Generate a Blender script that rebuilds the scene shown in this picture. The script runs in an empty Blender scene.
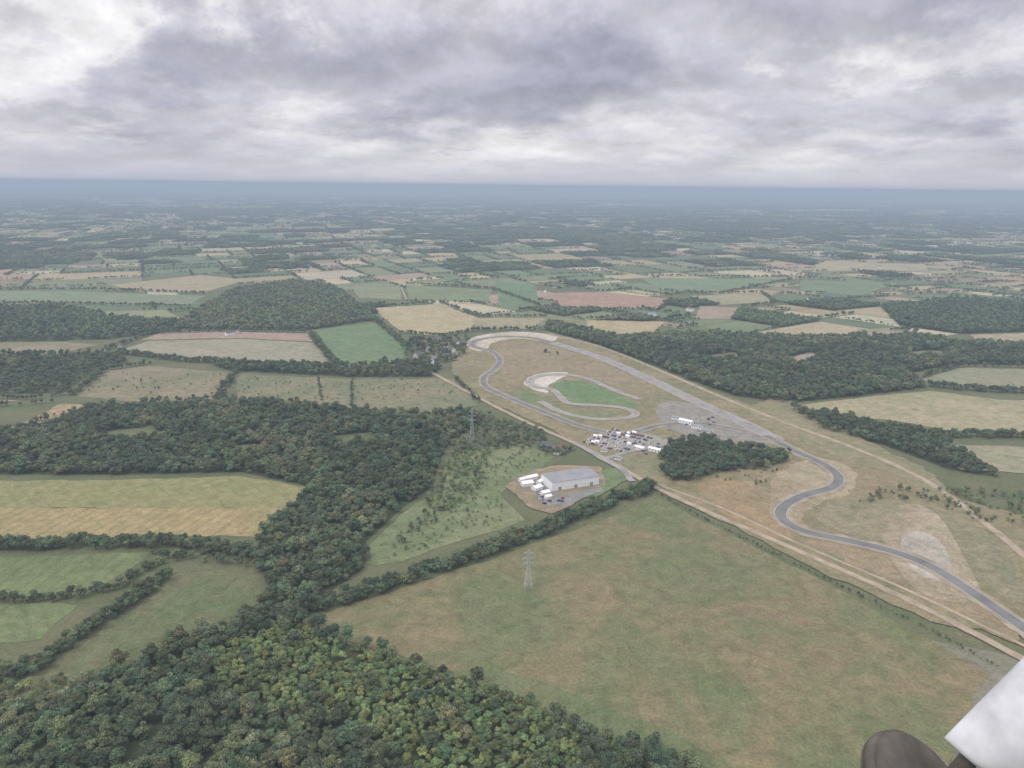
import bpy, math, random
import numpy as np
from mathutils import Vector, Matrix
random.seed(7); rng=np.random.default_rng(7)
scene=bpy.context.scene
scene.view_settings.view_transform='Standard'; scene.view_settings.look='None'; scene.view_settings.exposure=0
# ---------------- camera ----------------
ALT=300.0; F=773.0; PITCH=math.atan(198/773.0); ROLL=math.radians(0.67)
fw=Vector((0,math.cos(PITCH),-math.sin(PITCH))); r0=Vector((1,0,0)); u0=Vector((0,math.sin(PITCH),math.cos(PITCH)))
rt=r0*math.cos(ROLL)+u0*math.sin(ROLL); up=u0*math.cos(ROLL)-r0*math.sin(ROLL)
cd=bpy.data.cameras.new('camera'); cam=bpy.data.objects.new('camera',cd); scene.collection.objects.link(cam)
m=Matrix.Identity(4)
for i in range(3):
    m[i][0]=rt[i]; m[i][1]=up[i]; m[i][2]=-fw[i]
m[2][3]=ALT; cam.matrix_world=m
cd.sensor_width=36; cd.lens=36*F/1024; cd.clip_start=0.1; cd.clip_end=200000
scene.camera=cam
# surveyed map positions: photo sight-line meets the ground sheet
def G0(a,b):
    d=fw*F+rt*(a-512)+up*(384-b); t=ALT/-d.z
    return (d.x*t,d.y*t)
def G(a,b):
    if a<=0:a=-160
    if a>=1024:a=1190
    if b>=768:b=900
    return G0(a,b)
def GP(l): return [G(*p) for p in l]
def lin(c): return tuple(((v/255)/12.92 if v/255<=0.04045 else ((v/255+0.055)/1.055)**2.4) for v in c)
K=0.71
def alb(c,ds=0.17):
    l=lin(c); y=l[0]*.3+l[1]*.6+l[2]*.1
    q=[v*(1-ds)+y*ds for v in l]
    return (q[0]*K,q[1]*K*0.985,q[2]*K*0.98)
def link(o,parent=None):
    scene.collection.objects.link(o)
    if parent: o.parent=parent
    return o
# ---------------- node helpers ----------------
def newmat(name):
    mt=bpy.data.materials.new(name); mt.use_nodes=True; nt=mt.node_tree; nt.nodes.clear()
    out=nt.nodes.new('ShaderNodeOutputMaterial'); b=nt.nodes.new('ShaderNodeBsdfPrincipled')
    b.inputs['Roughness'].default_value=0.9; b.inputs['Specular IOR Level'].default_value=0.15
    nt.links.new(b.outputs[0],out.inputs[0]); return mt,nt,b
def N(nt,t,**k):
    n=nt.nodes.new(t)
    for a,v in k.items(): setattr(n,a,v)
    return n
def math_(nt,op,a,b=None,c=None,clamp=False):
    n=N(nt,'ShaderNodeMath',operation=op); n.use_clamp=clamp
    for i,v in enumerate((a,b,c)):
        if v is None: continue
        if isinstance(v,(int,float)): n.inputs[i].default_value=v
        else: nt.links.new(v,n.inputs[i])
    return n.outputs[0]
def mix(nt,f,a,b,bt='MIX'):
    n=N(nt,'ShaderNodeMix',data_type='RGBA',blend_type=bt)
    for idx,v in ((0,f),(6,a),(7,b)):
        if isinstance(v,(int,float)): n.inputs[idx].default_value=v
        elif isinstance(v,tuple): n.inputs[idx].default_value=(*v[:3],1)
        else: nt.links.new(v,n.inputs[idx])
    return n.outputs[2]
def noise(nt,vec,scale,detail=3,rough=0.5,dist=0):
    n=N(nt,'ShaderNodeTexNoise'); n.inputs['Scale'].default_value=scale; n.inputs['Detail'].default_value=detail
    n.inputs['Roughness'].default_value=rough; n.inputs['Distortion'].default_value=dist
    nt.links.new(vec,n.inputs['Vector']); return n.outputs[0]
def maprange(nt,v,a,b,c,d,smooth=False):
    n=N(nt,'ShaderNodeMapRange'); n.inputs[1].default_value=a;n.inputs[2].default_value=b;n.inputs[3].default_value=c;n.inputs[4].default_value=d
    if smooth: n.interpolation_type='SMOOTHSTEP'
    nt.links.new(v,n.inputs[0]); return n.outputs[0]
def simple(name,col,rough=0.8,var=0.15,scale=0.5,metal=0):
    mt,nt,b=newmat(name); g=N(nt,'ShaderNodeNewGeometry'); n=noise(nt,g.outputs['Position'],scale,4)
    f=maprange(nt,n,0.3,0.7,1-var,1+var); c=N(nt,'ShaderNodeVectorMath',operation='SCALE'); c.inputs[0].default_value=col[:3]
    nt.links.new(f,c.inputs['Scale']); nt.links.new(c.outputs[0],b.inputs['Base Color'])
    b.inputs['Roughness'].default_value=rough; b.inputs['Metallic'].default_value=metal; return mt
# ---------------- field material ----------------
def field_mat():
    mt,nt,b=newmat('field_ground')
    g=N(nt,'ShaderNodeNewGeometry'); P=g.outputs['Position']
    c1=N(nt,'ShaderNodeAttribute',attribute_name='col').outputs['Color']
    c2=N(nt,'ShaderNodeAttribute',attribute_name='col2').outputs['Color']
    dr=N(nt,'ShaderNodeAttribute',attribute_name='sdir').outputs['Vector']
    f=noise(nt,P,0.011,9,0.66,0.8); f=maprange(nt,f,0.42,0.60,0,1)
    c=mix(nt,f,c1,c2)
    # clumps of greener, ranker grass
    f3=maprange(nt,noise(nt,P,0.035,8,0.72,1.5),0.48,0.64,0,0.7)
    c=mix(nt,f3,c,mix(nt,1.0,c,(0.72,0.86,0.70),'MULTIPLY'))
    n2=maprange(nt,noise(nt,P,0.09,7,0.7,0.6),0.3,0.7,0.76,1.24)
    n3=maprange(nt,noise(nt,P,0.5,4,0.65),0.3,0.7,0.76,1.24)
    dp=N(nt,'ShaderNodeVectorMath',operation='DOT_PRODUCT'); nt.links.new(P,dp.inputs[0]); nt.links.new(dr,dp.inputs[1])
    ln=N(nt,'ShaderNodeVectorMath',operation='LENGTH'); nt.links.new(dr,ln.inputs[0])
    u=math_(nt,'DIVIDE',dp.outputs['Value'],math_(nt,'ADD',ln.outputs['Value'],1e-4))
    s=math_(nt,'SINE',math_(nt,'ADD',math_(nt,'MULTIPLY',u,2*math.pi/21.0),math_(nt,'MULTIPLY',n2,1.2)))
    s=math_(nt,'POWER',math_(nt,'ABSOLUTE',s),8.0)
    s=math_(nt,'SUBTRACT',1.0,math_(nt,'MULTIPLY',s,ln.outputs['Value']))
    k=math_(nt,'MULTIPLY',math_(nt,'MULTIPLY',n2,n3),s)
    sc=N(nt,'ShaderNodeVectorMath',operation='SCALE'); nt.links.new(c,sc.inputs[0]); nt.links.new(k,sc.inputs['Scale'])
    nt.links.new(sc.outputs[0],b.inputs['Base Color'])
    return mt
FM=field_mat()
def jit(poly,amp,step):
    out=[]; n=len(poly)
    for i in range(n):
        a=poly[i]; c=poly[(i+1)%n]; L=math.dist(a,c); k=max(1,min(40,int(L/step)))
        for j in range(k):
            t=j/k; q=amp if j else 0
            out.append((a[0]+(c[0]-a[0])*t+random.uniform(-q,q),a[1]+(c[1]-a[1])*t+random.uniform(-q,q)))
    return out
def smooth(poly,it=2):
    for _ in range(it):
        o=[]
        for i in range(len(poly)):
            a=poly[i];c=poly[(i+1)%len(poly)]
            o+=[(a[0]*.75+c[0]*.25,a[1]*.75+c[1]*.25),(a[0]*.25+c[0]*.75,a[1]*.25+c[1]*.75)]
        poly=o
    return poly
class Sheet:
    def __init__(s): s.v=[];s.f=[];s.c=[];s.c2=[];s.d=[]
    def add(s,poly,z,c,c2=None,stripe=0.0,ang=None,raw=False):
        c2=c2 or tuple(v*0.85 for v in c)
        i0=len(s.v)
        if ang is None:
            e=max(range(len(poly)),key=lambda i:math.dist(poly[i],poly[(i+1)%len(poly)])) ; a=poly[e];b=poly[(e+1)%len(poly)]
            ang=math.atan2(b[1]-a[1],b[0]-a[0])+math.pi/2
        for p in poly:
            s.v.append((p[0],p[1],z)); s.c.append((*c,1)); s.c2.append((*c2,1)); s.d.append((math.cos(ang)*stripe,math.sin(ang)*stripe,0))
        ar=sum(poly[i][0]*poly[(i+1)%len(poly)][1]-poly[(i+1)%len(poly)][0]*poly[i][1] for i in range(len(poly)))
        idx=list(range(i0,i0+len(poly)))
        if ar<0: idx.reverse()
        s.f.append(idx)
    def build(s,name,mat=None):
        me=bpy.data.meshes.new(name); me.from_pydata(s.v,[],s.f)
        for nm,arr in (('col',s.c),('col2',s.c2)):
            a=me.attributes.new(nm,'FLOAT_COLOR','POINT'); a.data.foreach_set('color',np.array(arr,dtype=np.float32).ravel())
        a=me.attributes.new('sdir','FLOAT_VECTOR','POINT'); a.data.foreach_set('vector',np.array(s.d,dtype=np.float32).ravel())
        me.materials.append(mat or FM); return link(bpy.data.objects.new(name,me))
# ---------------- ground ----------------
mt,nt,b=newmat('countryside_ground')
g=N(nt,'ShaderNodeNewGeometry'); P=g.outputs['Position']
mp=N(nt,'ShaderNodeMapping'); mp.inputs['Scale'].default_value=(1/900,1/500,1); mp.inputs['Rotation'].default_value=(0,0,0.4); nt.links.new(P,mp.inputs[0])
vo=N(nt,'ShaderNodeTexVoronoi',distance='CHEBYCHEV'); vo.inputs['Scale'].default_value=1; nt.links.new(mp.outputs[0],vo.inputs['Vector'])
sx=N(nt,'ShaderNodeSeparateColor'); nt.links.new(vo.outputs['Color'],sx.inputs[0])
rp=N(nt,'ShaderNodeValToRGB'); rp.color_ramp.interpolation='CONSTANT'
cols=[(58,74,52),(66,84,58),(62,80,55),(105,125,85),(60,78,55),(62,78,52),(140,138,105)]
while len(rp.color_ramp.elements)<len(cols): rp.color_ramp.elements.new(0.5)
for i,c in enumerate(cols): rp.color_ramp.elements[i].position=i/len(cols); rp.color_ramp.elements[i].color=(*alb(c),1)
nt.links.new(sx.outputs[0],rp.inputs[0])
ln=N(nt,'ShaderNodeVectorMath',operation='LENGTH'); nt.links.new(P,ln.inputs[0])
nearf=maprange(nt,ln.outputs['Value'],9000,11000,0,1)
n1=maprange(nt,noise(nt,P,0.02,8,0.65),0.35,0.65,0,1)
near=mix(nt,n1,alb((100,114,72)),alb((124,124,86)))
n2=maprange(nt,noise(nt,P,0.3,5,0.6),0.3,0.7,0.8,1.2)
c=mix(nt,nearf,near,rp.outputs[0])
sc=N(nt,'ShaderNodeVectorMath',operation='SCALE'); nt.links.new(c,sc.inputs[0]); nt.links.new(n2,sc.inputs['Scale']); nt.links.new(sc.outputs[0],b.inputs['Base Color'])
me=bpy.data.meshes.new('ground'); R=90000
me.from_pydata([(-R,-R,0),(R,-R,0),(R,R,0),(-R,R,0)],[],[(0,1,2,3)]); me.materials.append(mt); link(bpy.data.objects.new('ground',me))

# ---------------- trees ----------------
def foliage():
    mt,nt,b=newmat('foliage')
    t=N(nt,'ShaderNodeAttribute',attribute_name='tint',attribute_type='INSTANCER').outputs['Color']
    l=N(nt,'ShaderNodeAttribute',attribute_name='lobe').outputs['Fac']
    sc=N(nt,'ShaderNodeVectorMath',operation='SCALE'); nt.links.new(t,sc.inputs[0]); nt.links.new(l,sc.inputs['Scale'])
    nt.links.new(sc.outputs[0],b.inputs['Base Color']); b.inputs['Roughness'].default_value=0.65; b.inputs['Specular IOR Level'].default_value=0.3
    return mt
FOL=foliage(); BARK=simple('bark',(0.10,0.08,0.06))
def crown_quads(cx,cy,R,H,base,nl,nleaf,ls,r):
    P=[];Nn=[];L=[]
    for k in range(nl):
        a=r.uniform(0,2*math.pi); q=math.sqrt(r.uniform(0,1))*R*0.66; zz=r.uniform(0,1)
        zc=base+(H-base)*(0.3+0.55*zz*(1-0.45*q/R)); lr=R*r.uniform(0.28,0.48)
        c=np.array([cx+math.cos(a)*q,cy+math.sin(a)*q,zc]); n=nleaf//nl
        d=r.normal(size=(n,3)); d/=np.linalg.norm(d,axis=1)[:,None]; d[:,2]=np.where(d[:,2]<-0.3,-d[:,2],d[:,2])
        rad=lr*r.uniform(0.7,1.15,size=(n,1)); P.append(c+d*rad*np.array([1,1,0.85]))
        nn=d+np.array([0,0,0.25])+r.normal(size=(n,3))*0.38; nn/=np.linalg.norm(nn,axis=1)[:,None]; Nn.append(nn)
        L.append(np.full(n,r.uniform(0.7,1.35))*r.uniform(0.8,1.2,size=n))
    return np.vstack(P),np.vstack(Nn),np.concatenate(L)
def quads_mesh(name,P,Nn,L,ls,r,extra=None):
    n=len(P); ref=r.normal(size=(n,3)); t=np.cross(Nn,ref); t/=np.linalg.norm(t,axis=1)[:,None]; bt=np.cross(Nn,t)
    s=ls*r.uniform(0.6,1.25,size=(n,1))*0.5; s2=s*r.uniform(0.6,1.0,size=(n,1))
    V=np.stack([P-t*s-bt*s2*0.4,P+bt*-s2,P+t*s+bt*s2*0.3,P+bt*s2],axis=1).reshape(-1,3)
    Fc=np.arange(n*4).reshape(-1,4).tolist(); V=V.tolist(); lob=np.repeat(L,4).tolist(); nf=len(Fc)
    if extra:
        for ev,ef in extra:
            o=len(V); V+=ev; Fc+=[[i+o for i in f] for f in ef]; lob+=[1.0]*len(ev)
    me=bpy.data.meshes.new(name); me.from_pydata(V,[],Fc)
    a=me.attributes.new('lobe','FLOAT','POINT'); a.data.foreach_set('value',np.array(lob,dtype=np.float32))
    me.materials.append(FOL); me.materials.append(BARK)
    mi=np.zeros(len(Fc),dtype=np.int32); mi[nf:]=1; me.polygons.foreach_set('material_index',mi)
    return me
def limb(a,b,ra,rb,k=5):
    a=Vector(a);b=Vector(b); d=(b-a).normalized(); t=d.orthogonal().normalized(); q=d.cross(t); v=[]
    for c,rr in ((a,ra),(b,rb)):
        for i in range(k):
            an=2*math.pi*i/k; v.append(tuple(c+(t*math.cos(an)+q*math.sin(an))*rr))
    return v,[[i,(i+1)%k,k+(i+1)%k,k+i] for i in range(k)]
lib=bpy.data.collections.new('tree_library')
def addlib(nm,me):
    o=bpy.data.objects.new(nm,me); lib.objects.link(o)
for i in range(6):      # 0-5 detailed trees
    r=np.random.default_rng(100+i); R=r.uniform(4.0,5.4); H=r.uniform(8.5,13.0)
    P_,N_,L_=crown_quads(0,0,R,H,0.8,11+i%3*3,1300,0.85,r)
    ex=[limb((0,0,-0.3),(0.2,0.1,H*0.5),0.38,0.22)]
    for j in range(5):
        a=j*1.26+r.uniform(0,0.6); ex.append(limb((0.1,0.05,H*0.28+j*0.4),(math.cos(a)*R*0.5,math.sin(a)*R*0.5,H*0.6),0.16,0.06))
    addlib('kind_%02d'%i,quads_mesh('tree%d'%i,P_,N_,L_,0.85,r,ex))
for i in range(3):      # 6-8 mid-distance trees
    r=np.random.default_rng(200+i); R=r.uniform(4.2,5.2); H=r.uniform(9.5,12)
    P_,N_,L_=crown_quads(0,0,R,H,0.6,8,260,1.9,r)
    addlib('kind_%02d'%(6+i),quads_mesh('treem%d'%i,P_,N_,L_,2.0,r,[limb((0,0,-0.3),(0,0,H*0.5),0.35,0.2,4)]))
def clump(nm,pts,seed,nq,ls):
    r=np.random.default_rng(seed); A=[];B=[];C=[];ex=[]
    for (x,y) in pts:
        R=r.uniform(3.4,6.2);H=r.uniform(6.5,12.5); p,n,l=crown_quads(x,y,R,H,0.6,5,nq,ls,r); A.append(p);B.append(n);C.append(l*r.uniform(0.75,1.3)); ex.append(limb((x,y,-0.3),(x,y,H*0.5),0.35,0.2,3))
    addlib(nm,quads_mesh(nm,np.vstack(A),np.vstack(B),np.concatenate(C),ls,r,ex))
for i in range(3):      # 9-11 wood clumps
    r=random.Random(i); clump('kind_%02d'%(9+i),[(gx*8+r.uniform(-3,3),gy*8+r.uniform(-3,3)) for gx in range(-2,3) for gy in range(-2,3)],300+i,55,2.6)
for i in range(3):      # 12-14 hedge clumps (run along x)
    r=random.Random(i+9); clump('kind_%02d'%(12+i),[(x+r.uniform(-3,3),r.uniform(-2,2)) for x in range(-24,25,7) if r.random()<0.85],400+i,60,2.4)
def gn_group():
    ng=bpy.data.node_groups.new('plant_scatter','GeometryNodeTree')
    ng.interface.new_socket('Geometry',in_out='INPUT',socket_type='NodeSocketGeometry'); ng.interface.new_socket('Geometry',in_out='OUTPUT',socket_type='NodeSocketGeometry')
    gi=ng.nodes.new('NodeGroupInput'); go=ng.nodes.new('NodeGroupOutput'); io=ng.nodes.new('GeometryNodeInstanceOnPoints')
    ci=ng.nodes.new('GeometryNodeCollectionInfo'); ci.inputs['Collection'].default_value=lib; ci.inputs['Separate Children'].default_value=True; ci.inputs['Reset Children'].default_value=True
    def na(nm,t):
        n=ng.nodes.new('GeometryNodeInputNamedAttribute'); n.data_type=t; n.inputs['Name'].default_value=nm
        return [o for o in n.outputs if o.enabled and o.name=='Attribute'][0]
    L=ng.links; L.new(gi.outputs[0],io.inputs['Points']); L.new(ci.outputs[0],io.inputs['Instance']); io.inputs['Pick Instance'].default_value=True
    L.new(na('kind','INT'),io.inputs['Instance Index']); L.new(na('rot','FLOAT_VECTOR'),io.inputs['Rotation']); L.new(na('scl','FLOAT_VECTOR'),io.inputs['Scale'])
    L.new(io.outputs[0],go.inputs[0]); return ng
NG=gn_group()
groups={}
def put(grp,x,y,kind,s,tint,rot=None,sz=None,z=0):
    tv=random.uniform(0.66,1.40); tw=random.uniform(-0.16,0.22)
    groups.setdefault(grp,[]).append((x,y,z,kind,random.uniform(0,6.283) if rot is None else rot,s,s if sz is None else sz,tint[0]*tv*(1+tw),tint[1]*tv,tint[2]*tv*(1-tw*0.5)))
def build_groups():
    for nm,l in groups.items():
        a=np.array(l,dtype=np.float32); n=len(a); me=bpy.data.meshes.new(nm); me.vertices.add(n); me.vertices.foreach_set('co',a[:,0:3].ravel())
        k=me.attributes.new('kind','INT','POINT'); k.data.foreach_set('value',a[:,3].astype(np.int32))
        v=np.zeros((n,3),dtype=np.float32); v[:,2]=a[:,4]; k=me.attributes.new('rot','FLOAT_VECTOR','POINT'); k.data.foreach_set('vector',v.ravel())
        v=np.stack([a[:,5],a[:,5],a[:,6]],axis=1); k=me.attributes.new('scl','FLOAT_VECTOR','POINT'); k.data.foreach_set('vector',v.ravel())
        v=np.concatenate([a[:,7:10],np.ones((n,1),dtype=np.float32)],axis=1); k=me.attributes.new('tint','FLOAT_COLOR','POINT'); k.data.foreach_set('color',v.ravel())
        o=link(bpy.data.objects.new(nm,me)); md=o.modifiers.new('scatter','NODES'); md.node_group=NG
def inpoly(X,Y,poly):
    ins=np.zeros(X.shape,bool); n=len(poly); j=n-1
    for i in range(n):
        xi,yi=poly[i]; xj,yj=poly[j]
        c=((yi>Y)!=(yj>Y)); ins^=c&(X<(xj-xi)*(Y-yi)/((yj-yi) if yj!=yi else 1e-9)+xi); j=i
    return ins
DARK=(0.084,0.118,0.062); MID=(0.118,0.164,0.078); OLIVE=(0.154,0.176,0.094); LIGHT=(0.184,0.240,0.094)
CLEAR=[]
def wood(poly,sp,tints,smin=0.7,smax=1.25,grp='woodland',dens=1.0,clear=True):
    w=GP(poly); A=np.array(w); x0,y0=A.min(0); x1,y1=A.max(0)
    X,Y=np.meshgrid(np.arange(x0,x1,sp),np.arange(y0,y1,sp)); X=X+rng.uniform(-.5,.5,X.shape)*sp; Y=Y+rng.uniform(-.5,.5,Y.shape)*sp
    X=X.ravel();Y=Y.ravel(); k=inpoly(X,Y,w)&(rng.uniform(size=X.shape)<dens)
    if clear:
        for c in CLEAR: k&=~inpoly(X,Y,c)
    X=X[k];Y=Y[k]
    for x,y in zip(X.tolist(),Y.tolist()):
        q=math.sin(x*0.021+1)*math.sin(y*0.017)+math.sin(x*0.05+y*0.04)*0.6+random.uniform(-.9,.9)
        if dens>=0.99 and math.sin(x*.033+2)*math.sin(y*.027+x*.01)>0.88 and random.random()<0.45: continue
        t=tints[0] if q<0.1 else (tints[1] if q<0.9 else tints[-1])
        kd=random.randrange(6) if y<1500 else 6+random.randrange(3)
        s=random.uniform(smin,smax)*(sp/7.0)**0.3; put(grp,x,y,kd,s,t,sz=s*random.uniform(0.75,1.2))
    return w
def hedge(pl,width,sp,tint=DARK,smin=0.5,smax=1.0,grp='hedgerow',gap=0.08):
    w=GP(pl)
    for i in range(len(w)-1):
        a,b=w[i],w[i+1]; L=math.dist(a,b); n=max(1,int(L/sp)); dx,dy=(b[0]-a[0])/L,(b[1]-a[1])/L
        for j in range(n):
            for r_ in range(max(1,int(width/6))):
                if random.random()<gap: continue
                t=(j+random.random())/n*L; o=random.uniform(-.5,.5)*width
                x=a[0]+dx*t-dy*o; y=a[1]+dy*t+dx*o
                put(grp,x,y,random.randrange(6) if y<1500 else 6+random.randrange(3),random.uniform(smin,smax),random.choice((tint,MID,DARK)))
# ---------- near fields ----------
fs=Sheet(); specs=[]
FL=(76,90,58)
def fld(poly,c,c2=None,st=0.0,z=None,amp=2.0,step=14,ang=None):
    w=GP(poly); specs.append(w); z=0.12+0.012*len(specs) if z is None else z
    fs.add(jit(w,amp,step),z,alb(c),alb(c2) if c2 else None,st,ang)
fld([(290,622),(380,596),(470,566),(560,535),(625,512),(655,495),(690,515),(760,550),(850,595),(930,640),(990,675),(960,720),(925,768),(760,768),(690,752),(600,738),(530,702),(440,668),(350,642)],(124,130,84),(148,134,94),0.0)
def soft(poly,c,c2,z): fs.add(jit(smooth(GP(poly)),8,12),z,alb(c),alb(c2),0)
soft([(440,668),(520,672),(600,705),(720,748),(760,768),(640,768),(560,735),(480,700)],(112,128,82),(128,132,86),.155)
soft([(640,600),(720,575),(830,610),(880,650),(820,680),(740,650),(680,660)],(128,130,86),(150,133,95),.157)
fld([(0,560),(60,556),(150,552),(135,566),(100,588),(40,598),(0,595)],(128,142,88),(118,134,82),0.12)
fld([(0,612),(60,603),(78,606),(40,640),(0,655)],(126,140,88),(136,138,94),0.1)
fld([(165,575),(275,565),(282,582),(235,615),(140,652),(60,692),(0,727),(0,700),(40,672),(100,632),(140,600)],(112,126,80),(126,126,86),0.05)
fld([(0,482),(120,480),(240,476),(307,487),(288,508),(0,508)],(154,152,96),(160,154,98),0.08)
fld([(0,508),(288,508),(255,537),(150,535),(60,539),(0,546)],(184,162,108),(170,156,102),0.15)
fld([(370,545),(400,515),(440,490),(450,460),(470,447),(520,445),(555,455),(540,470),(512,480),(500,495),(525,520),(500,530),(440,547),(400,562),(372,566)],(122,138,90),(144,148,104))
fld([(235,374),(350,379),(455,379),(478,405),(440,413),(350,408),(300,401),(238,399)],(132,138,100),(154,144,108),0.06)
fld([(75,396),(100,370),(150,366),(235,373),(220,399),(140,403)],(160,146,116),(140,138,100),0.05)
fld([(0,401),(24,400),(0,416)],(192,160,124)); fld([(0,442),(20,426),(60,404),(95,405),(50,424),(0,446)],(190,162,120),(172,154,114),0.1)
fld([(118,351),(150,341),(240,339),(318,343),(337,366),(250,363),(180,359)],(176,168,142),(164,160,130),0.12)
fld([(140,340),(160,333),(240,332),(312,334),(318,342),(240,338)],(184,152,134),(176,158,134))
fld([(310,330),(375,323),(410,350),(397,366),(345,366),(322,345)],(124,150,100),(118,142,96),0.12)
fld([(372,308),(440,304),(478,318),(470,331),(430,336),(400,331)],(198,182,136),(186,172,124),0.08)
fld([(472,318),(545,318),(532,329),(475,329)],(180,166,124),(160,154,114))
fld([(555,293),(600,292),(672,299),(655,309),(560,309)],(192,152,130),(174,144,120),0.05)
fld([(585,320),(665,322),(650,335),(590,333)],(196,176,132),(180,166,120))
fld([(495,280),(535,285),(540,305),(500,306)],(122,150,104)); fld([(405,285),(492,290),(488,302),(410,300)],(138,154,106))
fld([(350,288),(400,287),(402,300),(360,298)],(150,158,114)); fld([(0,291),(60,291),(205,296),(190,305),(60,302),(0,301)],(142,154,118),(132,148,108))
fld([(60,313),(165,310),(185,320),(70,321)],(156,160,116)); fld([(0,345),(60,342),(100,345),(60,354),(0,353)],(162,150,120),(150,138,106))
fld([(110,285),(200,275),(248,280),(205,292),(140,292)],(186,168,132),(170,158,118))
fld([(790,406),(870,397),(930,391),(1000,400),(1024,405),(1024,437),(960,433),(900,422),(840,415)],(184,172,130),(170,162,120),0.08)
fld([(920,380),(960,368),(1024,373),(1024,392),(960,388)],(150,152,118),(160,156,122)); fld([(970,335),(1024,328),(1024,346),(985,346)],(186,170,132))
fld([(700,306),(742,308),(732,319),(695,319)],(184,160,136)); fld([(690,296),(762,294),(775,302),(720,305)],(176,168,130))
fld([(640,278),(790,279),(720,292),(660,290)],(134,154,110),(126,146,104)); fld([(815,262),(925,264),(928,271),(815,271)],(188,176,134))
fld([(800,280),(900,283),(860,296),(800,291)],(130,150,108)); fld([(925,445),(1024,450),(1024,482),(960,470)],(162,158,122),(168,160,126))
# airfield grass
AIR=[(452,372),(455,350),(480,335),(550,333),(600,346),(640,362),(740,402),(830,436),(900,458),(960,500),(1024,560),(1024,668),(930,622),(800,562),(700,510),(650,482),(600,457),(540,424),(480,398)]
fld(AIR,(162,147,108),(142,135,96),z=0.70,amp=3)
def patch(poly,c,c2=None,z=0.76,amp=1.2,sm=1): fs.add(jit(smooth(GP(poly),sm),amp,8),z,alb(c),alb(c2) if c2 else None,0)
patch([(548,386),(570,379),(600,386),(622,397),(645,409),(610,407),(580,404),(560,399)],(116,144,90),(128,148,98),0.78)
patch([(505,395),(520,390),(540,396),(560,407),(580,413),(622,413),(600,422),(565,420),(530,408)],(122,140,92),(140,144,100),0.775)
patch([(495,345),(545,343),(600,362),(640,380),(620,388),(590,378),(560,372),(530,374),(515,385),(500,382),(505,365)],(158,141,106),(168,151,118),0.772,2)
patch([(522,384),(530,376),(552,372),(572,373),(560,379),(545,388),(550,394),(535,391)],(228,218,206),(212,200,182),0.785)
patch([(463,342),(480,335),(520,331),(560,336),(552,343),(520,338),(492,342),(488,350),(474,352)],(220,206,186),(200,184,158),0.774)
patch([(780,395),(830,420),(880,450),(930,470),(960,500),(900,490),(860,470),(800,440),(740,410)],(150,144,104),(162,150,112),0.771,4)
patch([(690,480),(730,478),(775,490),(770,515),(800,545),(760,535),(720,515)],(178,148,108),(160,142,102),0.773,3)
patch([(770,478),(795,462),(830,458),(858,472),(852,495),(815,503),(800,520),(812,532),(785,530),(770,512)],(186,168,136),(170,152,118),0.777,3)
patch([(845,500),(920,498),(1000,540),(1023,590),(1023,610),(960,570),(900,545),(850,535),(820,525),(815,510)],(150,143,108),(160,149,114),0.7765,4)
patch([(800,470),(850,462),(900,475),(930,500),(860,500),(845,485)],(158,142,104),(144,135,96),0.7768,3)
patch([(820,536),(870,549),(930,574),(1000,620),(1023,640),(1010,645),(940,606),(860,568),(800,540)],(168,148,112),(152,138,102),0.7769,2)
patch([(585,492),(600,470),(625,468),(632,478),(610,490),(590,502)],(118,142,92),(130,144,98),0.80)
patch([(505,487),(515,480),(530,472),(560,466),(600,467),(606,484),(590,494),(572,506),(552,515),(526,506)],(180,154,122),(158,142,112),0.81,2.5,0)
patch([(532,488),(552,480),(560,496),(600,487),(604,491),(566,506),(548,508),(536,500)],(160,158,154),(150,146,140),0.815,1.5,0)
patch([(600,462),(640,452),(665,462),(655,480),(632,472)],(158,148,116),(140,140,100),0.79)
patch([(585,436),(625,431),(660,436),(668,446),(630,452),(592,447)],(178,172,160),(160,156,144),0.82)
patch([(660,400),(700,405),(740,420),(775,438),(770,447),(720,440),(680,436),(655,420)],(158,152,142),(164,156,138),0.815,3)
patch([(878,526),(892,508),(915,503),(940,515),(956,543),(974,576),(985,600),(950,604),(920,594),(900,574),(886,550)],(188,170,140),(164,150,118),0.80,6,2)
patch([(898,540),(915,530),(938,538),(952,562),(948,582),(922,578),(905,562)],(200,190,174),(174,162,144),0.803,4,2)
fs.add([G(*p) for p in [(930,640),(1024,690),(1024,768),(925,768),(960,720)]],0.11,alb((132,132,108)),alb((146,140,118)))  # grass colour greyed to carry the pale glare over this corner
for poly,c in (([(785,358),(812,352),(822,358),(800,366)],(182,166,142)),([(860,330),(900,327),(905,336),(868,339)],(176,164,134)),([(700,356),(735,352),(745,358),(715,363)],(130,132,94)),([(905,352),(940,350),(950,357),(915,359)],(140,140,104)),
               ([(90,434),(150,426),(170,436),(110,444)],(120,128,86)),([(330,436),(372,432),(380,442),(340,447)],(112,122,78)),([(235,446),(262,444),(268,452),(240,455)],(116,124,80))):
    CLEAR.append(GP(poly)); fs.add(jit(GP(poly),3,10),0.118,alb(c),None)
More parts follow.
